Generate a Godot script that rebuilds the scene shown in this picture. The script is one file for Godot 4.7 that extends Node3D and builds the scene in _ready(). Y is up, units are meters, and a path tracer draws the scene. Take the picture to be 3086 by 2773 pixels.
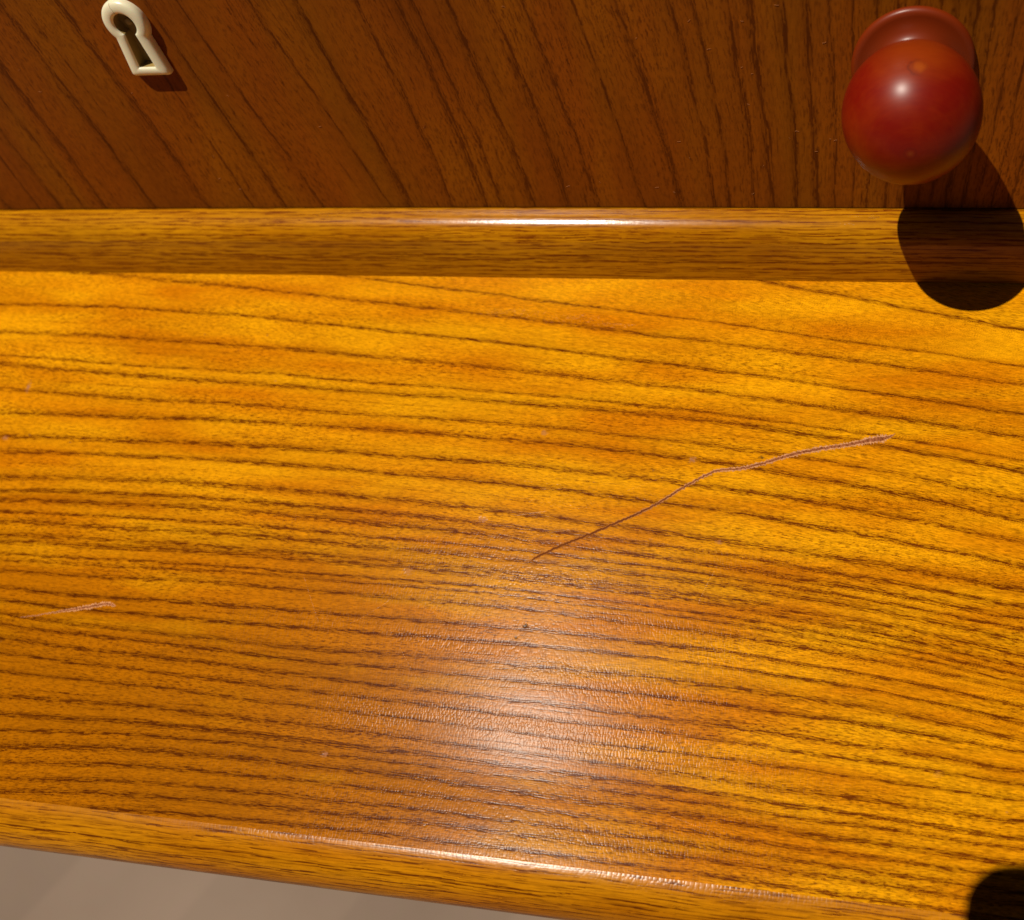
extends Node3D
# A close-up of a small slant-topped wooden desk: drawer front with a turned knob and a keyhole plate, a rounded rail, a sloping board.
# Lengths in the desk's own frame are millimetres (x along the drawer, y up, z out of the drawer); ORIGIN carries them into the room.

const MM := 0.001
const ORIGIN := Vector3(0.0, 0.97, 0.0)
const TAU_SLOPE := 0.35
var BOARD_AT := Vector3(0.0, -222.27, 10.42)                     # where the board meets the rail
var DOWN := Vector3(0.0, -sin(TAU_SLOPE), cos(TAU_SLOPE))        # down the slope of the board
var UP := Vector3(0.0, cos(TAU_SLOPE), sin(TAU_SLOPE))           # the board's normal
var SUN := Vector3(-0.298, 0.907, 0.297).normalized()
const LIP := 0.07
const X_LEFT := -400.0
const X_RIGHT := 100.0


func _ready() -> void:
	# ---- camera, sky, sun, exposure
	var cam := Camera3D.new()
	cam.name = "camera"
	add_child(cam)
	cam.position = ORIGIN + Vector3(0, 0, 0.27)
	var right := Vector3(0.981374, -0.115558, -0.153465)
	var back := Vector3(0.186938, 0.758501, 0.624284)
	cam.basis = Basis(right, back.cross(right), back).orthonormalized()
	var focal := 3150.64
	cam.projection = Camera3D.PROJECTION_FRUSTUM
	cam.near = 0.01
	cam.far = 20.0
	cam.size = 0.01 * 2773.0 / focal
	cam.frustum_offset = Vector2((1543.0 - 2040.0) / focal, 0.0) * 0.01
	cam.current = true
	var lens := CameraAttributesPhysical.new()
	lens.frustum_focal_length = 35.0
	lens.exposure_aperture = 10.0
	lens.frustum_focus_distance = 0.302
	var env := Environment.new()
	env.tonemap_mode = Environment.TONE_MAPPER_LINEAR
	env.tonemap_exposure = 1.0
	env.background_mode = Environment.BG_SKY
	var sky_stuff := ProceduralSkyMaterial.new()
	sky_stuff.sky_top_color = Color(0.30, 0.36, 0.46)
	sky_stuff.sky_horizon_color = Color(0.50, 0.50, 0.50)
	sky_stuff.ground_bottom_color = Color(0.20, 0.17, 0.15)
	sky_stuff.ground_horizon_color = Color(0.36, 0.34, 0.32)
	sky_stuff.sun_angle_max = 1.0
	env.background_energy_multiplier = 0.16
	env.sky = Sky.new()
	env.sky.sky_material = sky_stuff
	env.sdfgi_enabled = true
	env.ssao_enabled = true
	env.ssil_enabled = true
	var world := WorldEnvironment.new()
	world.name = "surroundings"
	world.environment = env
	world.camera_attributes = lens
	add_child(world)
	var sun := DirectionalLight3D.new()
	sun.name = "sun"
	sun.light_energy = 1.6
	sun.light_color = Color(1.0, 0.965, 0.90)
	sun.light_angular_distance = 0.5
	sun.shadow_enabled = true
	add_child(sun)
	sun.basis = Basis.looking_at(-SUN, Vector3(0, 0, 1))

	# ---- the large structure
	make_floor()
	var desk := thing("writing_desk", "honey brown wooden desk with a scratched sloping board and rounded front edge", "desk")
	make_board(desk)
	make_rail(desk)
	make_carcass(desk)
	# ---- the things on it
	var drawer := thing("drawer", "dark brown wooden drawer with a red knob and a cream keyhole plate", "drawer")
	make_front_panel(drawer)
	make_knob(drawer)
	make_keyhole_plate(drawer)
	make_lint(drawer)
	make_phone()


# ------------------------------------------------------------------ helpers

func thing(called: String, label: String, category: String) -> Node3D:
	var o := Node3D.new()
	o.name = called
	o.position = ORIGIN
	o.set_meta("label", label)
	o.set_meta("category", category)
	add_child(o, true)
	return o


func part(called: String, mesh: Mesh, stuff: Material, parent: Node) -> MeshInstance3D:
	var o := MeshInstance3D.new()
	o.name = called
	o.mesh = mesh
	o.material_override = stuff
	parent.add_child(o, true)
	return o


func board_point(u: float, v: float, h := 0.0) -> Vector3:
	return Vector3(u, 0, 0) + BOARD_AT + DOWN * v + UP * h


# Rows of points (millimetres) become a smooth sheet; outward says which side is its front.
func sheet(rows: Array, uvs: Array, outward: Callable, into: SurfaceTool = null, tints: Array = []) -> SurfaceTool:
	var st := into
	if st == null:
		st = SurfaceTool.new()
		st.begin(Mesh.PRIMITIVE_TRIANGLES)
	var nr := rows.size()
	var nc: int = rows[0].size()
	var normals := []
	for i in nr:
		var line := PackedVector3Array()
		for j in nc:
			var i0 := maxi(i - 1, 0)
			var i1 := mini(i + 1, nr - 1)
			var j0 := maxi(j - 1, 0)
			var j1 := mini(j + 1, nc - 1)
			var closed: bool = (rows[i][0] - rows[i][nc - 1]).length() < 1e-4
			var dj: Vector3 = rows[i][j1] - rows[i][j0]
			if closed and (j == 0 or j == nc - 1):
				dj = rows[i][1] - rows[i][nc - 2]
			var di: Vector3 = rows[i1][j] - rows[i0][j]
			var n := di.cross(dj)
			var want: Vector3 = outward.call(rows[i][j])
			if n.length() < 1e-9:
				n = want
			if n.dot(want) < 0:
				n = -n
			line.append(n.normalized())
		normals.append(line)
	for i in nr - 1:
		for j in nc - 1:
			var q := [[i, j], [i, j + 1], [i + 1, j + 1], [i + 1, j]]
			var a: Vector3 = rows[i][j]
			var across: Vector3 = (rows[i][j + 1] - rows[i + 1][j]).cross(a - rows[i + 1][j + 1])
			var order := [0, 1, 2, 0, 2, 3]
			if across.dot(normals[i][j] + normals[i + 1][j + 1]) < 0:
				order = [0, 2, 1, 0, 3, 2]
			for k in order:
				var y: int = q[k][0]
				var x: int = q[k][1]
				st.set_normal(normals[y][x])
				st.set_uv(uvs[y][x])
				if tints.size():
					st.set_color(tints[y][x])
				st.add_vertex(rows[y][x] * MM)
	return st


func done(st: SurfaceTool) -> ArrayMesh:
	st.index()
	return st.commit()


# A profile of (z, y) points swept along x.
func swept(profile: PackedVector2Array, x0: float, x1: float, n: int, a0: float, a1: float, outward: Vector3, rise = null, inside := Vector2.ZERO) -> ArrayMesh:
	var rows := []
	var uvs := []
	var s := 0.0
	var total := 0.0
	for i in range(1, profile.size()):
		total += profile[i].distance_to(profile[i - 1])
	for i in profile.size():
		if i:
			s += profile[i].distance_to(profile[i - 1])
		var r := PackedVector3Array()
		var t := PackedVector2Array()
		for k in n + 1:
			var x := lerpf(x0, x1, float(k) / n)
			var dy: float = rise.call(x, s / total) if rise != null else 0.0
			r.append(Vector3(x, profile[i].y + dy, profile[i].x))
			t.append(Vector2((x - a0) / (a1 - a0), s / total))
		rows.append(r)
		uvs.append(t)
	var out := func(p: Vector3) -> Vector3: return outward if inside == Vector2.ZERO else Vector3(0, p.y - inside.y, p.z - inside.x)
	return done(sheet(rows, uvs, out))


func boxed(size: Vector3, chamfer := 1.0) -> ArrayMesh:
	var st := SurfaceTool.new()
	st.begin(Mesh.PRIMITIVE_TRIANGLES)
	var h := size * 0.5
	var axes := [Vector3(1, 0, 0), Vector3(0, 1, 0), Vector3(0, 0, 1)]
	var c := chamfer
	for k in 3:
		for sgn in [-1.0, 1.0]:
			var n: Vector3 = axes[k] * sgn
			var a: Vector3 = axes[(k + 1) % 3]
			var b: Vector3 = axes[(k + 2) % 3]
			var ha := h.dot(a)
			var hb := h.dot(b)
			var hn := h.dot(axes[k])
			face(st, [n * hn - a * (ha - c) - b * (hb - c), n * hn + a * (ha - c) - b * (hb - c), n * hn + a * (ha - c) + b * (hb - c), n * hn - a * (ha - c) + b * (hb - c)], n)
			for side in [-1.0, 1.0]:
				var e: Vector3 = b * side
				face(st, [n * hn + e * (hb - c) - a * (ha - c), n * hn + e * (hb - c) + a * (ha - c), n * (hn - c) + e * hb + a * (ha - c), n * (hn - c) + e * hb - a * (ha - c)], (n + e).normalized())
	for sx in [-1.0, 1.0]:
		for sy in [-1.0, 1.0]:
			for sz in [-1.0, 1.0]:
				var s := Vector3(sx, sy, sz)
				var p := [s * Vector3(h.x, h.y - c, h.z - c), s * Vector3(h.x - c, h.y, h.z - c), s * Vector3(h.x - c, h.y - c, h.z)]
				tri(st, p, s.normalized())
	return done(st)


func tri(st: SurfaceTool, p: Array, n: Vector3) -> void:
	var order := [0, 1, 2]
	if (p[1] - p[0]).cross(p[2] - p[0]).dot(n) > 0:
		order = [0, 2, 1]
	for k in order:
		st.set_normal(n)
		st.set_uv(Vector2(p[k].x + p[k].z, p[k].y + p[k].z) * 0.004)
		st.add_vertex(p[k] * MM)


func face(st: SurfaceTool, p: Array, n: Vector3) -> void:
	tri(st, [p[0], p[1], p[2]], n)
	tri(st, [p[0], p[2], p[3]], n)


# ------------------------------------------------------------------ wood

func noise_bytes(w: int, h: int, sx: int, sy: int, frequency: float, seed_: int, kind := FastNoiseLite.TYPE_SIMPLEX_SMOOTH, octaves := 1) -> PackedByteArray:
	var f := FastNoiseLite.new()
	f.noise_type = kind
	f.seed = seed_
	f.frequency = frequency
	f.fractal_type = FastNoiseLite.FRACTAL_FBM if octaves > 1 else FastNoiseLite.FRACTAL_NONE
	f.fractal_octaves = octaves
	if kind == FastNoiseLite.TYPE_CELLULAR:
		f.cellular_return_type = FastNoiseLite.RETURN_DISTANCE2_SUB
		f.cellular_jitter = 0.9
	var im := f.get_image(maxi(w / sx, 8), maxi(h / sy, 8))
	im.convert(Image.FORMAT_L8)
	im.resize(w, h, Image.INTERPOLATE_CUBIC)
	return im.get_data()


# Growth rings as the saw cut them: each line is given by where it lies across the grain at four places along it.
# Returns the colour and the relief. look: early, late (linear colours), ring width, pores, fibre, ripple, crackle ...
func wood(lines: Array, at: PackedFloat32Array, a0: float, a1: float, c0: float, c1: float, w: int, h: int, look: Dictionary, marks: Array = []) -> Array:
	var rng := RandomNumberGenerator.new()
	rng.seed = look.seed
	var strength := PackedFloat32Array()
	var width := PackedFloat32Array()
	var all := []
	var main := []
	for k in lines.size():
		all.append(lines[k])
		main.append(true)
		strength.append(rng.randf_range(0.72, 1.0))
		width.append(look.ring * rng.randf_range(0.6, look.get("widest", 1.4)))
		if k + 1 < lines.size() and lines[k + 1][2] - lines[k][2] > look.get("fill", 99.0) and lines[k][2] > look.get("fill_from", -999.0):
			for extra in (2 if lines[k + 1][2] - lines[k][2] > 2.0 * look.fill else 1):
				var f := rng.randf_range(0.25, 0.5) + 0.28 * extra
				var mid := []
				for m in 4:
					mid.append(lerpf(lines[k][m], lines[k + 1][m], clampf(f + rng.randf_range(-0.08, 0.08), 0.1, 0.9)))
				all.append(mid)
				main.append(false)
				strength.append(rng.randf_range(0.3, 0.75))
				width.append(look.ring * rng.randf_range(0.2, 0.5))
	lines = all
	var n := lines.size()
	var ppa := w / (a1 - a0)
	var ppc := h / (c1 - c0)
	# noise fields; lengths are in texels, so that a fleck is long along the grain and thin across it
	var dash := noise_bytes(w, h, 14, 1, look.get("dash_f", 0.30), look.seed + 1)
	var pore := noise_bytes(w, h, look.get("pore_long", 6), 1, look.get("pore_f", 0.42), look.seed + 2)
	var fibre := noise_bytes(w, h, 24, 1, 0.22, look.seed + 3, FastNoiseLite.TYPE_SIMPLEX_SMOOTH, 3)
	var cloud := noise_bytes(w, h, 16, 4, 0.035, look.seed + 4, FastNoiseLite.TYPE_SIMPLEX_SMOOTH, 3)
	var crack := noise_bytes(w, h, 1, 4, look.get("crack_f", 0.19), look.seed + 5, FastNoiseLite.TYPE_CELLULAR)
	var ripple := noise_bytes(w, h, 5, 1, 0.42, look.seed + 6)
	var weave := noise_bytes(w, h, 2, 2, 0.16, look.seed + 7)
	var strand := noise_bytes(w, h, 12, 1, 0.38, look.seed + 9)
	var wob := FastNoiseLite.new()
	wob.seed = look.seed + 8
	wob.frequency = 1.0
	var ref := PackedFloat32Array()
	for k in n:
		ref.append((lines[k][1] + lines[k][2]) * 0.5)
	# keep the straightened coordinate growing from line to line
	for k in range(1, n):
		ref[k] = maxf(ref[k], ref[k - 1] + 0.4)
	var early: Color = look.early
	var late: Color = look.late
	var warm: Color = look.warm
	var colour := PackedByteArray()
	colour.resize(w * h * 3)
	var relief := PackedFloat32Array()
	relief.resize(w * h)
	var gamma := PackedByteArray()
	for k in 4097:
		gamma.append(clampi(roundi(255.0 * Color(k / 4096.0, 0, 0).linear_to_srgb().r), 0, 255))
	var pos := PackedFloat32Array()
	pos.resize(n)
	var vis := PackedFloat32Array()
	vis.resize(n)
	var wig: float = look.wiggle
	var halo: float = look.halo
	var pore_cut: float = look.pore_cut
	var pore_w: float = look.pore
	var fibre_w: float = look.fibre
	var cloud_w: float = look.cloud
	var weft: float = look.get("weft", 0.2)
	var blotch: float = look.get("blotch", 0.0)
	var painted_falloff: float = look.get("painted_falloff", 0.0)
	var x0 := at[0]
	var x1 := at[1]
	var x2 := at[2]
	var x3 := at[3]
	for i in w:
		var a := a0 + (i + 0.5) / ppa
		var l0 := (a - x1) * (a - x2) * (a - x3) / ((x0 - x1) * (x0 - x2) * (x0 - x3))
		var l1 := (a - x0) * (a - x2) * (a - x3) / ((x1 - x0) * (x1 - x2) * (x1 - x3))
		var l2 := (a - x0) * (a - x1) * (a - x3) / ((x2 - x0) * (x2 - x1) * (x2 - x3))
		var l3 := (a - x0) * (a - x1) * (a - x2) / ((x3 - x0) * (x3 - x1) * (x3 - x2))
		var common := wob.get_noise_2d(a * 0.016, 77.0) * 1.1
		for k in n:
			var row: Array = lines[k]
			pos[k] = row[0] * l0 + row[1] * l1 + row[2] * l2 + row[3] * l3 + wig * (common + wob.get_noise_2d(a * 0.022, k * 7.3) + wob.get_noise_2d(a * 0.11, k * 5.1 + 300.0) * 0.10)
			vis[k] = strength[k] * clampf((1.05 if main[k] else 0.34) + (0.45 if main[k] else 1.0) * wob.get_noise_2d(a * 0.026, k * 3.7 + 900.0), 0.06, 1.35)
			if k and pos[k] < pos[k - 1] + 0.25:
				pos[k] = pos[k - 1] + 0.25
		var near := 0
		for j in h:
			var c := c0 + (j + 0.5) / ppc
			while near < n and pos[near] < c:
				near += 1
			# straightened coordinate across the grain
			var q := 0.0
			var dark := 0.0
			var d_up := 99.0
			var d_dn := 99.0
			if near == 0:
				q = ref[0] + c - pos[0]
				d_up = pos[0] - c
			elif near == n:
				q = ref[n - 1] + c - pos[n - 1]
				d_dn = c - pos[n - 1]
			else:
				d_up = pos[near] - c
				d_dn = c - pos[near - 1]
				q = lerpf(ref[near - 1], ref[near], d_dn / (d_up + d_dn))
			var r := posmod(int((q - c0) * ppc), h) * w + i
			var flat := j * w + i
			var brush := clampf(0.44 + 1.3 * (dash[r] / 255.0 - 0.42) + 1.5 * (strand[r] / 255.0 - 0.47) + 0.5 * (pore[r] / 255.0 - 0.5), 0.0, 1.1)
			var core := 0.0
			if d_up < 3.0 and near < n:
				var t := d_up / width[near]
				core += vis[near] * (exp(-t * t) * brush + halo * exp(-d_up / (width[near] * 2.2)))
			if d_dn < 2.0 and near > 0:
				var t := d_dn / (width[near - 1] * 0.7)
				core += vis[near - 1] * exp(-t * t) * brush
			var fleck := clampf((pore[r] / 255.0 - pore_cut) * 7.0, 0.0, 1.0) * pore_w + clampf((dash[r] / 255.0 - 0.64) * 6.0, 0.0, 1.0) * blotch
			var fb := fibre[r] / 255.0 - 0.5
			var cl := cloud[r] / 255.0 - 0.5
			dark = clampf(core + fleck * (0.55 + 1.1 * (cloud[flat] / 255.0)) + fb * fibre_w, 0.0, 1.0)
			var tone := 1.0 + cl * cloud_w + fb * 0.16 + 0.10 * (weave[flat] / 255.0 - 0.5) + weft * (0.32 * clampf((strand[r] / 255.0 - 0.5) * 2.6, -1.0, 1.0) + 0.5 * (ripple[r] / 255.0 - 0.5)) * (0.55 + 0.45 * smoothstep(-200.0, 0.0, a))
			var falloff_or_centre := painted_falloff * smoothstep(75.0, 150.0, q) * (1.0 - smoothstep(-150.0, 10.0, a))  # paints the light's falloff toward the lower left into the wood colour
			tone *= 1.0 - 0.30 * falloff_or_centre
			var wm := clampf(0.5 + (cloud[j * w + w - 1 - i] / 255.0 - 0.5) * 1.6 + falloff_or_centre * 0.9, 0.0, 1.0)
			var cr := (lerpf(early.r, warm.r, wm) * (1.0 - dark) + late.r * dark) * tone
			var cg := (lerpf(early.g, warm.g, wm) * (1.0 - dark) + late.g * dark) * tone
			var cb := (lerpf(early.b, warm.b, wm) * (1.0 - dark) + late.b * dark) * tone
			var o := flat * 3
			colour[o] = gamma[clampi(int(cr * 4096.0), 0, 4096)]
			colour[o + 1] = gamma[clampi(int(cg * 4096.0), 0, 4096)]
			colour[o + 2] = gamma[clampi(int(cb * 4096.0), 0, 4096)]
			var ck := crack[j * w + (i + near * 137) % w] / 255.0
			var where := smoothstep(0.35, 0.75, cloud[(h - 1 - j) * w + i] / 255.0)
			relief[flat] = 0.5 + look.ripple * (ripple[r] / 255.0 - 0.5) + look.weave * (weave[r] / 255.0 - 0.5) - look.crackle * (0.3 + 0.7 * where) * maxf(0.0, 1.0 - ck * 4.2) - look.sunk * minf(core, 1.0) - 0.25 * fleck * look.sunk
	# small bruises: [along, across, radius, depth, linear colour, how much of it]
	for m in marks:
		var reach: float = m[2] * 4.0
		for i in range(maxi(0, int((m[0] - reach - a0) * ppa)), mini(w, int((m[0] + reach - a0) * ppa))):
			for j in range(maxi(0, int((m[1] - reach - c0) * ppc)), mini(h, int((m[1] + reach - c0) * ppc))):
				var dx: float = (a0 + (i + 0.5) / ppa - m[0]) / m[2]
				var dy: float = (c0 + (j + 0.5) / ppc - m[1]) / (m[2] * (m[6] if m.size() > 6 else 0.7))
				var rag := 0.85 * wob.get_noise_2d(i * 0.13, j * 0.13)
				var near_it := clampf(1.5 - 1.4 * (sqrt(dx * dx + dy * dy) + rag), 0.0, 1.0)
				var flat := j * w + i
				relief[flat] -= m[3] * near_it
				var share: float = near_it * m[5]
				for k in 3:
					var target := Color(m[4][k], 0, 0).linear_to_srgb().r * 255.0
					colour[flat * 3 + k] = clampi(int(lerpf(colour[flat * 3 + k], target, share)), 0, 255)
	# hairline scratches in the varnish
	for k in look.get("hairlines", 0):
		var p := Vector2(rng.randf_range(0.0, w), rng.randf_range(0.0, h))
		var turn := rng.randf_range(-0.7, 0.7) + (PI / 2 if rng.randf() < 0.25 else 0.0)
		var deep := rng.randf_range(0.25, 0.8)
		var bend := rng.randf_range(-0.002, 0.002)
		for step in rng.randi_range(30, 150):
			turn += bend
			p += Vector2(cos(turn), sin(turn)) * 0.8
			if p.x < 0 or p.y < 0 or p.x >= w or p.y >= h:
				break
			relief[int(p.y) * w + int(p.x)] -= deep
	var picture := Image.create_from_data(w, h, false, Image.FORMAT_RGB8, colour)
	var heights := Image.create_from_data(w, h, false, Image.FORMAT_RF, relief.to_byte_array())
	return [ImageTexture.create_from_image(picture), ImageTexture.create_from_image(heights)]


func varnished(maps: Array, rough: float, shine: float, depth_cm: float) -> StandardMaterial3D:
	var m := StandardMaterial3D.new()
	m.albedo_texture = maps[0]
	m.roughness = rough
	m.metallic_specular = shine
	m.heightmap_enabled = true
	m.heightmap_texture = maps[1]
	m.heightmap_scale = depth_cm
	m.texture_repeat = false
	return m


func plain(c: Color, rough: float, shine := 0.5) -> StandardMaterial3D:
	var m := StandardMaterial3D.new()
	m.albedo_color = c.linear_to_srgb()
	m.roughness = rough
	m.metallic_specular = shine
	return m


func straight_lines(seed_: int, across: float, gap: float) -> Array:
	var rng := RandomNumberGenerator.new()
	rng.seed = seed_
	var out := []
	var c := -2.0
	while c < across + 3.0:
		c += gap * rng.randf_range(0.45, 1.7)
		var tilt := rng.randf_range(-0.5, 0.5) * gap
		out.append([c - tilt, c - tilt * 0.3, c + tilt * 0.4, c + tilt])
	return out


var board_look := {}
var edge_maps := []


# ------------------------------------------------------------------ the desk

func make_board(desk: Node3D) -> void:
	var at := PackedFloat32Array([-330, -200, -75, 50])
	var rings := [
		[-56.8, -31.3, -6.8, 17.7], [-13.6, -1.3, 12.9, 29.2], [-2.4, 7.6, 20.1, 35.4], [13.7, 18.1, 29.7, 44.7], [24.6, 29.1, 37.8, 52.5],
		[33.3, 38.7, 45.0, 59.7], [36.1, 42.8, 48.0, 63.6], [46.1, 50.7, 55.6, 72.2], [56.2, 56.4, 60.9, 78.4], [65.5, 64.9, 69.0, 84.3],
		[71.8, 70.5, 75.9, 91.2], [82.1, 78.9, 84.9, 97.5], [86.4, 83.7, 89.2, 102.3], [89.8, 87.3, 92.8, 105.6], [92.7, 91.7, 96.0, 108.7],
		[96.0, 95.3, 98.8, 111.8], [100.6, 99.4, 102.5, 115.7], [102.4, 101.4, 104.4, 119.3], [106.9, 105.6, 107.7, 121.6], [109.8, 107.4, 109.7, 123.5],
		[113.4, 111.1, 113.3, 125.5], [116.8, 118.0, 118.7, 129.8], [118.9, 123.1, 123.0, 134.0], [121.3, 128.8, 128.9, 138.6], [126.3, 132.1, 133.8, 141.3],
		[132.2, 136.5, 139.7, 145.6], [136.9, 140.9, 143.8, 149.4], [144.3, 145.6, 148.5, 153.2], [155.4, 151.4, 154.1, 158.4], [162.6, 155.9, 158.0, 162.5],
		[169.8, 159.4, 161.0, 164.8], [177.0, 163.6, 164.7, 168.5], [182.0, 168.1, 168.7, 171.9], [185.5, 172.9, 172.4, 175.5], [189.0, 176.6, 175.6, 178.6], [193.0, 180.8, 179.6, 182.2]]
	board_look = {
		"seed": 11, "hairlines": 70, "painted_falloff": 1.0, "blotch": 0.16, "early": Color(0.63, 0.262, 0.002), "warm": Color(0.48, 0.148, 0.001), "late": Color(0.100, 0.020, 0.001), "ring": 0.9, "wiggle": 0.42, "halo": 0.22,
		"pore_cut": 0.58, "pore": 0.40, "fibre": 0.26, "cloud": 0.20, "ripple": 0.06, "weave": 0.05, "crackle": 0.6, "sunk": 0.4, "fill": 1.9, "fill_from": 16.0, "weft": 0.75}
	var pale := [0.33, 0.135, 0.075]
	var brown := [0.16, 0.06, 0.03]
	var black := [0.05, 0.02, 0.008]
	var marks := [
		[-119.4, 85.2, 1.7, 0.9, pale, 0.8], [-55.4, 62.4, 1.5, 0.9, pale, 0.75], [-34.1, 60.7, 0.9, 0.9, black, 0.7], [-103.8, 55.5, 1.5, 0.6, pale, 0.6],
		[-65.5, 88.4, 0.8, 0.6, brown, 0.5], [-44.8, 87.8, 1.3, 0.6, pale, 0.6], [-100.7, 116.8, 0.9, 1.2, black, 0.85], [-103.1, 120.6, 0.5, 1.0, black, 0.85],
		[-141.0, 103.0, 2.0, 0.7, pale, 0.6], [-156.3, 159.4, 1.4, 0.9, pale, 0.8], [-296.4, 46.2, 0.9, 0.8, pale, 0.9, 2.6], [-298.8, 65.8, 1.5, 0.6, pale, 0.7], [20.0, 148.0, 1.4, 0.6, pale, 0.3],
		[-121.6, 13.6, 9.0, 8.0, pale, 0.0, 0.16], [-99.6, 15.4, 8.0, 9.0, pale, 0.0, 0.2], [-86.0, 17.4, 6.0, 5.0, pale, 0.0, 0.16]]
	var rng := RandomNumberGenerator.new()
	rng.seed = 88
	for k in 44:
		var tiny := rng.randf_range(0.28, 0.7)
		marks.append([rng.randf_range(-300.0, 45.0), rng.randf_range(4.0, 178.0), tiny, 0.7, pale if k % 4 == 0 else brown, rng.randf_range(0.25, 0.6)])
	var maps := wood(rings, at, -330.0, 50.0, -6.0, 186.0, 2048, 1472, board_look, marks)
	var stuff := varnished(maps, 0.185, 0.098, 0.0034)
	# the top, with the slight fat lip that varnish leaves along an edge
	var vs := PackedFloat32Array([-4.0, 20.0])
	for k in 47:
		vs.append(44.0 + 138.0 * k / 46.0)
	var rows := []
	var uvs := []
	for v in vs:
		var r := PackedVector3Array()
		var t := PackedVector2Array()
		for k in 51:
			var x := lerpf(X_LEFT, X_RIGHT, k / 50.0)
			r.append(board_point(x, v, lip(v)))
			t.append(Vector2(folded(x), (v + 6.0) / 192.0))
		rows.append(r)
		uvs.append(t)
	var st := sheet(rows, uvs, func(_p): return UP)
	var b := []
	for x in [X_LEFT, X_RIGHT]:
		for v in [-4.0, 182.0]:
			b.append([board_point(x, v), board_point(x, v, -24.0)])
	face(st, [b[0][0], b[1][0], b[1][1], b[0][1]], Vector3.LEFT)
	face(st, [b[2][0], b[3][0], b[3][1], b[2][1]], Vector3.RIGHT)
	face(st, [b[0][1], b[1][1], b[3][1], b[2][1]], -UP)
	face(st, [b[0][0], b[2][0], b[2][1], b[0][1]], -DOWN)
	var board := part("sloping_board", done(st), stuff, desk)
	board.set_meta("label", "honey coloured varnished board with long dark grain lines")
	# the scratches: torn varnish heaped up on either side of a groove
	var path := [Vector2(-103.3, 98.3), Vector2(-99.9, 95.6), Vector2(-93.0, 91.8), Vector2(-85.3, 88.1), Vector2(-76.8, 83.8), Vector2(-69.1, 79.7), Vector2(-63.8, 76.4), Vector2(-57.7, 71.9), Vector2(-50.1, 66.9), Vector2(-46.3, 65.4), Vector2(-39.1, 64.3), Vector2(-32.9, 62.3), Vector2(-25.2, 59.4), Vector2(-17.4, 57.3), Vector2(-9.7, 55.7), Vector2(-2.0, 53.7), Vector2(2.6, 52.7), Vector2(5.4, 51.3)]
	var torn := StandardMaterial3D.new()
	torn.vertex_color_use_as_albedo = true
	torn.roughness = 0.7
	torn.metallic_specular = 0.15
	part("scratch", scratch(path, 5, func(t): return 0.48 + 0.26 * smoothstep(0.45, 0.85, t) + 0.50 * smoothstep(0.88, 0.97, t), func(t): return smoothstep(0.15, 0.62, t)), torn, board).set_meta("label", "long pinkish scratch running up to the right")
	var path2 := [Vector2(-272.6, 126.8), Vector2(-267.0, 125.8), Vector2(-259.8, 124.2), Vector2(-252.1, 122.5), Vector2(-246.7, 121.2), Vector2(-242.0, 120.2), Vector2(-238.6, 120.8)]
	part("scratch", scratch(path2, 9, func(t): return 0.16 + 0.50 * smoothstep(0.2, 0.7, t) * (1.0 - 0.35 * smoothstep(0.85, 1.0, t)), func(_t): return 1.3), torn, board).set_meta("label", "short pale scratch near the left side")
	# the rounded front edge, a strip of its own
	var nose := PackedVector2Array()
	for k in 41:
		var phi := lerpf(-LIP, PI, pow(k / 40.0, 1.4))
		var e := board_point(0.0, 182.0 + 13.5 * (sin(phi) + sin(LIP)), lip(182.0) - 12.0 * cos(LIP) + 12.0 * cos(phi))
		nose.append(Vector2(e.z, e.y))
	var nose_look := {
		"seed": 41, "pore_long": 22, "early": Color(0.45, 0.168, 0.002), "warm": Color(0.36, 0.112, 0.001), "late": Color(0.095, 0.020, 0.001), "ring": 0.22, "wiggle": 0.5, "halo": 0.15,
		"pore_cut": 0.60, "pore": 0.5, "fibre": 1.15, "cloud": 0.2, "ripple": 0.2, "weave": 0.2, "crackle": 0.6, "sunk": 0.3}
	var nose_maps := wood(straight_lines(5, 38.0, 1.15), at, X_LEFT, X_RIGHT, 0.0, 38.0, 2048, 232, nose_look)
	var mid := board_point(0.0, 182.0, -12.0)
	part("edge_moulding", swept(nose, X_LEFT, X_RIGHT, 50, X_LEFT, X_RIGHT, UP, null, Vector2(mid.z, mid.y)), varnished(nose_maps, 0.24, 0.24, 0.005), desk).set_meta("label", "rounded front edge of the board with a bright glint")


# The picture of the grain reaches from -330 to 50; beyond that it runs back on itself.
func folded(x: float) -> float:
	var a := x
	if a > 50.0:
		a = 100.0 - a
	elif a < -330.0:
		a = -660.0 - a
	return (a + 330.0) / 380.0


# The board is not quite flat: it swells a little, then turns up into a fat lip before the edge rolls over.
func lean(v: float) -> float:
	return 0.040 * smoothstep(50.0, 95.0, v) - 0.032 * smoothstep(95.0, 150.0, v) - (0.008 + LIP) * smoothstep(148.0, 168.0, v)


func lip(v: float) -> float:
	var h := 0.0
	var n := 200
	for k in n:
		h -= lean(v * (k + 0.5) / n) * v / n
	return h


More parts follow.
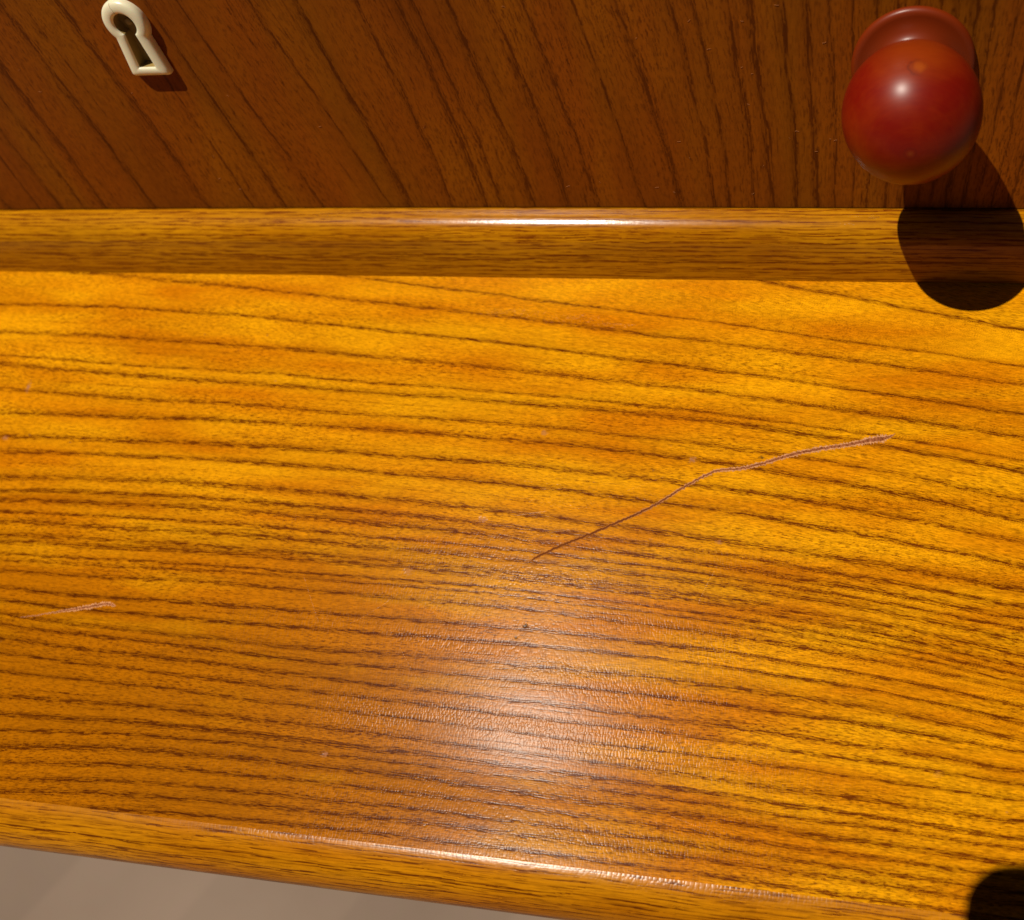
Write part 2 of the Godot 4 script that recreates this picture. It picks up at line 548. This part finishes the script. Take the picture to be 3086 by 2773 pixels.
func scratch(path: Array, seed_: int, half: Callable, paleness: Callable) -> ArrayMesh:
	var rough := FastNoiseLite.new()
	rough.seed = seed_
	rough.frequency = 1.0
	var curve := Curve3D.new()
	curve.bake_interval = 0.2
	for k in path.size():
		var p: Vector2 = path[k]
		var before: Vector2 = path[maxi(k - 1, 0)]
		var after: Vector2 = path[mini(k + 1, path.size() - 1)]
		var way := (after - before) / 6.0
		curve.add_point(Vector3(p.x, p.y, 0), -Vector3(way.x, way.y, 0), Vector3(way.x, way.y, 0))
	var length := curve.get_baked_length()
	var n := int(length / 0.28)
	var rows := []
	var uvs := []
	var tints := []
	for k in n + 1:
		var s := length * k / n
		var p := curve.sample_baked(s, true)
		var ahead := curve.sample_baked(minf(s + 0.3, length), true) - curve.sample_baked(maxf(s - 0.3, 0.0), true)
		var side := Vector2(-ahead.y, ahead.x).normalized()
		var t := float(k) / n
		var wide: float = half.call(t) * clampf(minf(t, 1.0 - t) * 26.0, 0.05, 1.0)
		var pale: float = paleness.call(t)
		var r := PackedVector3Array()
		var tx := PackedVector2Array()
		var cs := PackedColorArray()
		var shift := 0.34 * rough.get_noise_2d(s * 0.9, 4.0)
		var offs := [-1.0, -0.68, -0.42, 0.42, 0.68, 1.0]
		for m in 6:
			var rag: float = 1.0 + (1.1 if m == 0 or m == 5 else 0.45) * rough.get_noise_2d(s * 2.1, m * 9.0)
			var d: float = offs[m] * wide * rag + shift
			var h := 0.012
			var burr := 0.5 + rough.get_noise_2d(s * 1.3, 40.0 + m * 5.0)
			var c := Color(0.40, 0.20, 0.115)
			if m == 1 or m == 4:
				h = 0.05 + 0.09 * maxf(0.0, burr)
				c = Color(0.24, 0.075, 0.018).lerp(Color(0.58, 0.29, 0.14), clampf(pale * (0.35 + 0.8 * burr), 0.0, 1.0))
			elif m == 2 or m == 3:
				h = 0.016
				c = Color(0.115, 0.028, 0.006).lerp(Color(0.34, 0.12, 0.05), clampf(pale * burr * 1.1 - 0.15, 0.0, 1.0))
			else:
				c = Color(0.36, 0.12, 0.01).lerp(Color(0.46, 0.21, 0.09), clampf(pale * (0.3 + 0.6 * burr), 0.0, 1.0))
			r.append(board_point(p.x + side.x * d, p.y + side.y * d, h + lip(p.y + side.y * d)))
			tx.append(Vector2(t, m / 5.0))
			cs.append(c)
		rows.append(r)
		uvs.append(tx)
		tints.append(cs)
	return done(sheet(rows, uvs, func(_p): return UP, null, tints))


func make_rail(desk: Node3D) -> void:
	var profile := PackedVector2Array([Vector2(10.3, -227.0), Vector2(10.42, -222.3), Vector2(10.2, -218.5), Vector2(9.75, -214.0), Vector2(9.2, -209.5)])
	var p0 := Vector2(9.2, -209.5)
	var p1 := Vector2(7.4, -204.2)
	var p2 := Vector2(1.0, -202.0)
	for k in range(1, 15):
		var t := k / 14.0
		profile.append(p0 * (1 - t) * (1 - t) + p1 * 2.0 * t * (1 - t) + p2 * t * t)
	profile.append(Vector2(0.01, -201.8))
	profile.append(Vector2(0.01, -216.0))
	var look := {
		"seed": 61, "pore_long": 22, "early": Color(0.43, 0.172, 0.002), "warm": Color(0.36, 0.128, 0.001), "late": Color(0.13, 0.028, 0.001), "ring": 0.24, "wiggle": 0.5, "halo": 0.2,
		"pore_cut": 0.60, "pore": 0.45, "fibre": 0.95, "cloud": 0.2, "ripple": 0.2, "weave": 0.2, "crackle": 0.1, "sunk": 0.3}
	var maps := wood(straight_lines(8, 47.0, 1.2), PackedFloat32Array([-330, -200, -75, 50]), X_LEFT, X_RIGHT, 0.0, 47.0, 2048, 232, look)
	var bow := func(x: float, t: float) -> float: return 0.8 * (1.0 - pow((x + 135.0) / 175.0, 2.0)) * smoothstep(0.15, 0.45, t)
	part("rail", swept(profile, X_LEFT, X_RIGHT, 50, X_LEFT, X_RIGHT, Vector3(0, 1, 1), bow, Vector2(3.0, -213.0)), varnished(maps, 0.16, 0.30, 0.003), desk).set_meta("label", "rounded rail under the drawer with a white glint")


func make_carcass(desk: Node3D) -> void:
	var wood_brown := plain(Color(0.16, 0.065, 0.012), 0.4, 0.35)
	for x in [X_LEFT - 9.0, X_RIGHT + 9.0]:
		var side := part("side_panel", boxed(Vector3(18, 200, 250)), wood_brown, desk)
		side.position = Vector3(x, -150, -127) * MM
	var top := part("top_panel", boxed(Vector3(X_RIGHT - X_LEFT, 16, 250)), wood_brown, desk)
	top.position = Vector3((X_LEFT + X_RIGHT) / 2, -60, -127) * MM
	var bottom := part("bottom_panel", boxed(Vector3(X_RIGHT - X_LEFT, 12, 246)), wood_brown, desk)
	bottom.position = Vector3((X_LEFT + X_RIGHT) / 2, -226, -130) * MM
	var rear := part("back_panel", boxed(Vector3(X_RIGHT - X_LEFT, 150, 8)), wood_brown, desk)
	rear.position = Vector3((X_LEFT + X_RIGHT) / 2, -144, -245) * MM
	var leg := SurfaceTool.new()
	leg.begin(Mesh.PRIMITIVE_TRIANGLES)
	for spec in [[X_LEFT + 14.0, -40.0, -225.0], [X_RIGHT - 14.0, -40.0, -225.0], [X_LEFT + 14.0, -225.0, -250.0], [X_RIGHT - 14.0, -225.0, -250.0]]:
		var st := SurfaceTool.new()
		st.begin(Mesh.PRIMITIVE_TRIANGLES)
		var top_y: float = spec[2]
		var ring := func(y: float, r: float) -> Array: return [Vector3(-r, y, -r), Vector3(r, y, -r), Vector3(r, y, r), Vector3(-r, y, r)]
		var a: Array = ring.call(top_y, 17.0)
		var b: Array = ring.call(-970.0, 10.0)
		for k in 4:
			face(st, [a[k], a[(k + 1) % 4], b[(k + 1) % 4], b[k]], ((a[k] + a[(k + 1) % 4]) * Vector3(1, 0, 1)).normalized())
		face(st, a, Vector3.UP)
		var l := part("leg", done(st), wood_brown, desk)
		l.position = Vector3(spec[0], 0, spec[1]) * MM


# ------------------------------------------------------------------ the drawer

func make_front_panel(drawer: Node3D) -> void:
	var at := PackedFloat32Array([-110, -140, -170, -210])
	var rings := [
		[-393.0, -390.0, -386.0, -381.0], [-381.0, -376.0, -371.0, -363.0], [-366.0, -362.0, -357.0, -349.0], [-351.0, -347.0, -342.0, -336.0], [-336.0, -332.0, -328.0, -322.0], [-322.0, -319.0, -316.0, -311.0],
		[-310.0, -306.2, -303.1, -299.2], [-301.0, -297.6, -294.4, -289.8], [-291.0, -287.5, -284.4, -280.9], [-281.2, -277.9, -275.6, -271.5],
		[-265.5, -261.8, -257.6, -252.3], [-248.8, -241.5, -236.4, -230.1], [-230.4, -224.1, -219.5, -212.8], [-219.0, -213.1, -207.5, -200.8], [-208.8, -202.9, -195.9, -186.0],
		[-187.7, -179.4, -171.4, -161.2], [-172.0, -166.1, -161.1, -154.8], [-154.0, -148.0, -144.0, -140.2], [-142.4, -136.0, -132.0, -128.6],
		[-137.2, -131.2, -127.0, -123.0], [-127.0, -121.3, -116.8, -111.3], [-115.2, -109.0, -104.4, -100.0], [-104.7, -99.5, -95.2, -90.1], [-91.1, -85.4, -80.5, -74.7],
		[-79.8, -73.2, -67.9, -62.5], [-63.9, -58.6, -55.2, -52.7], [-58.2, -52.9, -49.8, -48.1], [-45.7, -43.3, -41.6, -40.1], [-39.5, -37.5, -36.0, -34.4], [-31.4, -29.3, -28.0, -27.0],
		[-24.4, -22.9, -21.9, -21.0], [-18.9, -17.0, -16.0, -15.6], [-11.1, -10.8, -10.5, -10.1], [-4.2, -4.8, -5.3, -6.1], [1.7, 1.0, 0.2, -0.8], [7.7, 6.5, 5.3, 3.8], [13.4, 12.0, 10.5, 8.6],
		[17.5, 16.1, 14.8, 13.0], [22.1, 21.0, 19.6, 17.8], [27.4, 25.6, 24.0, 22.0], [33.0, 30.8, 28.6, 26.0], [39.0, 36.0, 33.4, 30.5], [46.0, 42.5, 39.4, 36.0], [54.0, 50.0, 46.0, 42.0],
		[62.0, 58.0, 54.0, 49.0], [71.0, 67.0, 62.0, 57.0], [80.0, 76.0, 71.0, 66.0], [90.0, 85.0, 80.0, 75.0]]
	var look := {
		"seed": 83, "early": Color(0.222, 0.062, 0.002), "warm": Color(0.205, 0.048, 0.002), "late": Color(0.082, 0.018, 0.001), "ring": 0.75, "widest": 1.9, "fill": 3.2, "blotch": 0.2, "wiggle": 0.6, "halo": 0.34,
		"pore_cut": 0.60, "pore": 0.4, "fibre": 0.5, "cloud": 0.3, "ripple": 0.3, "weave": 0.2, "crackle": 0.0, "sunk": 0.35, "dash_f": 0.24}
	var maps := wood(rings, at, -104.0, -219.0, X_LEFT, X_RIGHT, 480, 2048, look)
	# the front with a keyhole cut through it: two polygons that meet on the keyhole's axis
	var st := SurfaceTool.new()
	st.begin(Mesh.PRIMITIVE_TRIANGLES)
	var hole := PackedVector2Array()
	for p in keyhole(5.0, 3.2, 4.4, -150.5 + 2.0):
		hole.append(p)
	for span in [[X_LEFT + 1.0, -225.0], [-225.0, X_RIGHT - 1.0]]:
		var rect := PackedVector2Array([Vector2(span[0], -218.0), Vector2(span[1], -218.0), Vector2(span[1], -69.0), Vector2(span[0], -69.0)])
		for poly in Geometry2D.clip_polygons(rect, hole):
			var idx := Geometry2D.triangulate_polygon(poly)
			for k in range(0, idx.size(), 3):
				var p := []
				for m in 3:
					p.append(Vector3(poly[idx[k + m]].x, poly[idx[k + m]].y, 0))
				var order := [0, 1, 2]
				if (p[1] - p[0]).cross(p[2] - p[0]).z > 0:
					order = [0, 2, 1]
				for m in order:
					st.set_normal(Vector3.BACK)
					st.set_uv(Vector2((p[m].y + 104.0) / -115.0, (p[m].x - X_LEFT) / (X_RIGHT - X_LEFT)))
					st.add_vertex(p[m] * MM)
	var x0 := X_LEFT + 1.0
	var x1 := X_RIGHT - 1.0
	face(st, [Vector3(x0, -218, -18), Vector3(x1, -218, -18), Vector3(x1, -69, -18), Vector3(x0, -69, -18)], Vector3.FORWARD)
	face(st, [Vector3(x0, -69, 0), Vector3(x1, -69, 0), Vector3(x1, -69, -18), Vector3(x0, -69, -18)], Vector3.UP)
	face(st, [Vector3(x0, -218, 0), Vector3(x1, -218, 0), Vector3(x1, -218, -18), Vector3(x0, -218, -18)], Vector3.DOWN)
	for x in [x0, x1]:
		face(st, [Vector3(x, -218, 0), Vector3(x, -69, 0), Vector3(x, -69, -18), Vector3(x, -218, -18)], Vector3.LEFT if x == x0 else Vector3.RIGHT)
	part("front_panel", done(st), varnished(maps, 0.42, 0.2, 0.003), drawer).set_meta("label", "dark brown drawer front with slanting grain")


# The outline of a keyhole: a round head, a neck, and a foot that widens. It starts at the neck's right side and runs over the top.
func keyhole(r: float, neck: float, foot: float, foot_y: float, cx := -225.0, cy := -133.7, turn := 0.6) -> PackedVector2Array:
	var out := PackedVector2Array()
	var low := asin(clampf(neck / r, 0.0, 1.0))
	for k in 49:
		var a := -PI / 2 + low + (TAU - 2 * low) * k / 48.0
		out.append(Vector2(cx + r * cos(a), cy + r * sin(a)))
	var neck_y := cy - sqrt(maxf(0.0, r * r - neck * neck))
	for k in range(1, 11):
		var t := k / 10.0
		out.append(Vector2(cx - lerpf(neck, foot, t), lerpf(neck_y, foot_y + turn, t)))
	for k in range(0, 9):
		var t := k / 8.0
		out.append(Vector2(cx - (foot - turn) + 2.0 * (foot - turn) * t, foot_y))
	for k in range(0, 10):
		var t := k / 10.0
		out.append(Vector2(cx + lerpf(foot, neck, t), lerpf(foot_y + turn, neck_y, t)))
	out.append(out[0])
	return out


func make_keyhole_plate(drawer: Node3D) -> void:
	var outer := keyhole(7.05, 5.6, 6.75, -150.4, -225.0, -133.7, 0.7)
	var inner := keyhole(3.45, 1.75, 2.75, -147.4, -225.0, -133.9, 0.15)
	var rows := []
	var uvs := []
	for ring in [[0.0, 0.0], [0.0, 0.9], [0.03, 1.45], [0.10, 1.95], [0.22, 2.3], [0.40, 2.52], [0.60, 2.6], [0.78, 2.55], [0.90, 2.4], [0.97, 2.15], [1.0, 1.85]]:
		var r := PackedVector3Array()
		var t := PackedVector2Array()
		for k in outer.size():
			var p := outer[k].lerp(inner[k], ring[0])
			r.append(Vector3(p.x, p.y, ring[1]))
			t.append(Vector2(float(k) / outer.size(), ring[0]))
		rows.append(r)
		uvs.append(t)
	var bone := plain(Color(0.75, 0.67, 0.47), 0.28, 0.5)
	bone.subsurf_scatter_enabled = true
	bone.subsurf_scatter_strength = 0.12
	var out := func(p: Vector3) -> Vector3:
		var flat := Vector2(p.x + 225.0, p.y + 134.0)
		if p.y < -138.0:
			flat = Vector2(p.x + 225.0, 0.0) if p.y > -147.5 else Vector2(0, -1)
		var mid := 0.0
		var d := flat.length()
		mid = 1.0 if d > (5.2 if p.y > -138.0 else 4.2) or p.y < -148.8 else -1.0
		return Vector3(flat.x, flat.y, 0).normalized() * mid * 0.9 + Vector3(0, 0, 0.6)
	var plate := part("keyhole_plate", done(sheet(rows, uvs, out)), bone, drawer)
	plate.set_meta("label", "cream keyhole plate with a round head and widening foot")
	var crack := []
	var cuv := []
	for i in range(3, 11):
		var from: Vector3 = rows[i][26].lerp(rows[i][27], 0.5 + 0.25 * sin(i * 1.7))
		var wide := Vector3(0.055, 0, 0)
		crack.append(PackedVector3Array([from - wide + Vector3(0, 0.012, 0.012), from + wide + Vector3(0, 0.012, 0.012)]))
		cuv.append(PackedVector2Array([Vector2(0, i), Vector2(1, i)]))
	part("hairline_crack", done(sheet(crack, cuv, func(_p): return Vector3(0, 0.5, 1))), plain(Color(0.22, 0.15, 0.07), 0.7, 0.2), plate)
	# the brass liner and the lock behind the hole
	var brass := plain(Color(0.30, 0.20, 0.06), 0.5, 0.4)
	var tube := []
	var tuv := []
	var wall := keyhole(3.5, 1.8, 2.8, -147.45, -225.0, -133.9, 0.15)
	for z in [1.9, 0.3, -2.0]:
		var r := PackedVector3Array()
		var t := PackedVector2Array()
		for k in wall.size():
			r.append(Vector3(wall[k].x, wall[k].y, z))
			t.append(Vector2(float(k) / wall.size(), z))
		tube.append(r)
		tuv.append(t)
	var st := sheet(tube, tuv, func(p: Vector3) -> Vector3: return Vector3(-225.0 - p.x, -138.0 - p.y, 0))
	face(st, [Vector3(-232, -152, -1.3), Vector3(-218, -152, -1.3), Vector3(-218, -126, -1.3), Vector3(-232, -126, -1.3)], Vector3.BACK)
	part("lock_liner", done(st), brass, plate)
	# the pin that the key turns on
	var pin := []
	var puv := []
	for ring in [[0.0, 0.2], [0.9, 0.2], [1.15, -0.1], [1.15, -1.4]]:
		var r := PackedVector3Array()
		var t := PackedVector2Array()
		for k in 17:
			var a := TAU * k / 16.0
			r.append(Vector3(-225.0 + ring[0] * cos(a), -133.9 + ring[0] * sin(a), ring[1]))
			t.append(Vector2(k / 16.0, ring[0]))
		pin.append(r)
		puv.append(t)
	part("lock_pin", done(sheet(pin, puv, func(p: Vector3) -> Vector3: return Vector3(p.x + 225.0, p.y + 133.9, 0.4))), brass, plate)


func make_knob(drawer: Node3D) -> void:
	var centre := Vector2(5.0, -153.9)
	var base := PackedVector2Array([Vector2(0.0, 0.02), Vector2(16.2, 0.02), Vector2(16.45, 0.5), Vector2(16.5, 1.1), Vector2(16.35, 1.7), Vector2(15.95, 2.2), Vector2(15.3, 2.5), Vector2(14.6, 2.55), Vector2(13.6, 2.6), Vector2(12.4, 2.85), Vector2(11.2, 3.3), Vector2(10.0, 4.05), Vector2(9.1, 5.2), Vector2(8.6, 6.6), Vector2(8.5, 8.0), Vector2(8.7, 9.3), Vector2(9.6, 10.2)])
	var head := PackedVector2Array()
	var r0 := 17.83
	var z0 := 24.37
	for k in 61:
		var a := lerpf(-PI / 2 + 0.56, PI / 2, k / 60.0)
		var z := sin(a)
		# a turned ball, a touch flatter in front than behind
		head.append(Vector2(r0 * cos(a), z0 + r0 * z))
	# the turned wood: fine rings about the axis, an orange top that paints in the varnish's rim glow, a knot above the middle and the mark of the lathe's centre
	var w := 768
	var h := 512
	var im := Image.create_empty(w, h, false, Image.FORMAT_RGB8)
	var tall := Image.create_empty(w, h, false, Image.FORMAT_RF)
	var f := FastNoiseLite.new()
	f.seed = 31
	f.frequency = 1.0
	for j in h:
		var t := (j + 0.5) / h
		var a := lerpf(-PI / 2 + 0.56, PI / 2, t)
		var ring := f.get_noise_2d(t * 95.0, 3.0)
		var fine := f.get_noise_2d(t * 330.0, 9.0)
		for i in w:
			var phi := TAU * (i + 0.5) / w
			var d := Vector3(cos(a) * cos(phi), cos(a) * sin(phi), sin(a))
			var grain := f.get_noise_3d(d.x * 3.0, d.y * 9.0, d.z * 9.0)
			var cloud := f.get_noise_3d(d.x * 1.6 + 7.0, d.y * 1.6, d.z * 1.6)
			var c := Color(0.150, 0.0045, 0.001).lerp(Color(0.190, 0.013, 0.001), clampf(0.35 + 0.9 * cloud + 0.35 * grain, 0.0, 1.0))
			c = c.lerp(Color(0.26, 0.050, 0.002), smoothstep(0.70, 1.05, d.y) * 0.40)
			c *= 1.0 + 0.10 * ring + 0.05 * fine
			# the knot
			var k := Vector3(0.056, 0.93, 0.36).normalized()
			var side := (d - k * d.dot(k))
			var far := sqrt(pow(side.x / 0.15, 2.0) + pow(side.dot(Vector3(0, -k.z, k.y)) / 0.13, 2.0))
			if d.dot(k) > 0.5 and far < 1.7:
				far += 0.22 * f.get_noise_2d(d.x * 14.0, d.y * 14.0)
				c = c.lerp(Color(0.32, 0.065, 0.003), clampf(1.35 - far * 1.5, 0.0, 1.0) * 0.5)
				c = c.lerp(Color(0.07, 0.008, 0.003), clampf(1.0 - absf(far - 0.92) * 6.0, 0.0, 1.0) * 0.45 * clampf(0.6 - side.x * 9.0, 0.0, 1.3))
				c = c.lerp(Color(0.08, 0.008, 0.003), clampf(1.0 - absf(far - 0.68) * 11.0, 0.0, 1.0) * 0.35)
			var pole := Vector2(d.x, d.y).length()
			c = c.lerp(Color(0.24, 0.045, 0.004), clampf(1.0 - pole * 15.0, 0.0, 1.0) * 0.6)
			c = c.lerp(Color(0.08, 0.008, 0.003), clampf(1.0 - absf(pole - 0.085 - 0.02 * grain) * 55.0, 0.0, 1.0) * 0.35)
			im.set_pixel(i, j, c.linear_to_srgb())
			tall.set_pixel(i, j, Color(0.5 + 0.25 * ring + 0.25 * fine + 0.12 * f.get_noise_2d(i * 0.3, j * 0.3), 0, 0))
	var lacquer := StandardMaterial3D.new()
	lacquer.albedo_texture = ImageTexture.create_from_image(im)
	lacquer.roughness = 0.42
	lacquer.metallic_specular = 0.2
	lacquer.clearcoat_enabled = true
	lacquer.clearcoat = 0.32
	lacquer.clearcoat_roughness = 0.32
	lacquer.heightmap_enabled = true
	lacquer.heightmap_texture = ImageTexture.create_from_image(tall)
	lacquer.heightmap_scale = 0.0012
	var foot := plain(Color(0.155, 0.017, 0.001), 0.45, 0.26)
	foot.clearcoat_enabled = true
	foot.clearcoat = 0.35
	foot.clearcoat_roughness = 0.31
	var knob := Node3D.new()
	knob.name = "knob"
	knob.set_meta("label", "round red brown turned knob on a dished foot")
	drawer.add_child(knob, true)
	for made in [["knob_foot", base, foot], ["knob_head", head, lacquer]]:
		var rows := []
		var uvs := []
		var prof: PackedVector2Array = made[1]
		for k in prof.size():
			var r := PackedVector3Array()
			var t := PackedVector2Array()
			for m in 129:
				var a := TAU * m / 128.0
				r.append(Vector3(centre.x + prof[k].x * cos(a), centre.y + prof[k].x * sin(a), prof[k].y))
				t.append(Vector2(m / 128.0, float(k) / (prof.size() - 1)))
			rows.append(r)
			uvs.append(t)
		var falloff_or_centre := Vector3(centre.x, centre.y, z0 if made[0] == "knob_head" else -30.0)
		part(made[0], done(sheet(rows, uvs, func(p: Vector3) -> Vector3: return p - falloff_or_centre)), made[2], knob)


func make_lint(drawer: Node3D) -> void:
	var rng := RandomNumberGenerator.new()
	rng.seed = 404
	var st := SurfaceTool.new()
	st.begin(Mesh.PRIMITIVE_TRIANGLES)
	for k in 46:
		var at := Vector2(rng.randfn(-30.0, 32.0), rng.randf_range(-198.0, -134.0))
		if k > 32:
			at = Vector2(rng.randf_range(-290.0, -100.0), rng.randf_range(-195.0, -132.0))
		if at.distance_to(Vector2(5.0, -153.9)) < 20.0 or at.x > 42.0:
			continue
		var dir := rng.randfn(0.0, 0.35)
		var bend := rng.randfn(0.0, 1.2)
		var long := rng.randf_range(0.35, 1.5)
		var rows := []
		var uvs := []
		var p := at
		for m in 7:
			var way := Vector2(cos(dir + bend * m / 6.0), sin(dir + bend * m / 6.0))
			var side := Vector2(-way.y, way.x) * 0.045
			rows.append(PackedVector3Array([Vector3(p.x - side.x, p.y - side.y, 0.05), Vector3(p.x, p.y, 0.13), Vector3(p.x + side.x, p.y + side.y, 0.05)]))
			uvs.append(PackedVector2Array([Vector2(0, 0), Vector2(0.5, 0), Vector2(1, 0)]))
			p += way * long / 6.0
		sheet(rows, uvs, func(_p): return Vector3(0, 0, 1), st)
	var lint := part("lint", done(st), plain(Color(0.42, 0.15, 0.05), 0.8, 0.1), drawer)
	lint.set_meta("kind", "stuff")


# ------------------------------------------------------------------ round about

func make_floor() -> void:
	var w := 512
	var f := FastNoiseLite.new()
	f.seed = 17
	f.frequency = 0.006
	var im := f.get_image(w, w)
	im.convert(Image.FORMAT_RGB8)
	for j in w:
		for i in w:
			var t := im.get_pixel(i, j).r
			var plank := int((i + j * 0.45) / 64.0)
			var tone := 0.92 + 0.16 * fposmod(plank * 0.618, 1.0)
			im.set_pixel(i, j, (Color(0.160, 0.110, 0.080).lerp(Color(0.205, 0.146, 0.108), t) * tone).linear_to_srgb())
	var m := StandardMaterial3D.new()
	m.albedo_texture = ImageTexture.create_from_image(im)
	m.roughness = 0.7
	m.metallic_specular = 0.3
	var flat := PlaneMesh.new()
	flat.size = Vector2(12, 12)
	m.uv1_scale = Vector3(10, 10, 1)
	var o := part("floor", flat, m, self)
	o.set_meta("kind", "structure")
	o.set_meta("label", "greyish brown floor, out of focus, below the front edge")


func make_phone() -> void:
	# the photographer's phone: its corner shades the board at the lower right
	var cam: Camera3D = get_node("camera")
	var phone := Node3D.new()
	phone.name = "smartphone"
	phone.set_meta("label", "black smartphone held sideways above the board, shading its lower right corner")
	phone.set_meta("category", "phone")
	add_child(phone, true)
	phone.transform = cam.transform
	var rows := []
	var uvs := []
	var lo := Vector2(-72.5, -55.0)
	var hi := Vector2(80.0, 17.9)
	for ring in [[2.6, 1.6], [0.7, 1.75], [0.0, 2.5], [0.0, 8.6], [0.7, 9.4], [2.6, 9.6]]:
		var r := PackedVector3Array()
		var t := PackedVector2Array()
		var inset: float = ring[0]
		for k in 4:
			var corner := Vector2(hi.x if k == 0 or k == 3 else lo.x, hi.y if k < 2 else lo.y)
			var rad := 10.5
			var falloff_or_centre := corner + Vector2(-rad if corner.x > 0 else rad, -rad if corner.y > 0 else rad)
			for m in 9:
				var a := PI / 2 * (k + m / 8.0)
				var p := falloff_or_centre + Vector2(cos(a), sin(a)) * (rad - inset)
				r.append(Vector3(p.x, p.y, ring[1]))
				t.append(p * 0.01)
		r.append(r[0])
		t.append(t[0])
		rows.append(r)
		uvs.append(t)
	var out := func(p: Vector3) -> Vector3: return Vector3(p.x - 4.0, p.y + 18.0, (p.z - 5.6) * 12.0)
	var st := sheet(rows, uvs, out)
	for pair in [[0, Vector3(0, 0, -1)], [5, Vector3(0, 0, 1)]]:
		var loop: PackedVector3Array = rows[pair[0]]
		var falloff_or_centre := Vector3(4, -18, loop[0].z)
		for k in loop.size() - 1:
			tri(st, [falloff_or_centre, loop[k], loop[k + 1]], pair[1])
	part("body", done(st), plain(Color(0.02, 0.02, 0.022), 0.35), phone)
	var bezel := CylinderMesh.new()
	bezel.top_radius = 0.006
	bezel.bottom_radius = 0.006
	bezel.height = 0.0007
	var ring := part("camera_lens", bezel, plain(Color(0.01, 0.01, 0.012), 0.1), phone)
	ring.rotation.x = PI / 2
	ring.position = Vector3(0, 0, 0.0012)
	var screen := boxed(Vector3(140, 64, 0.3), 0.1)
	part("screen", screen, plain(Color(0.01, 0.01, 0.01), 0.08), phone).position = Vector3(4, -18.5, 9.75) * MM
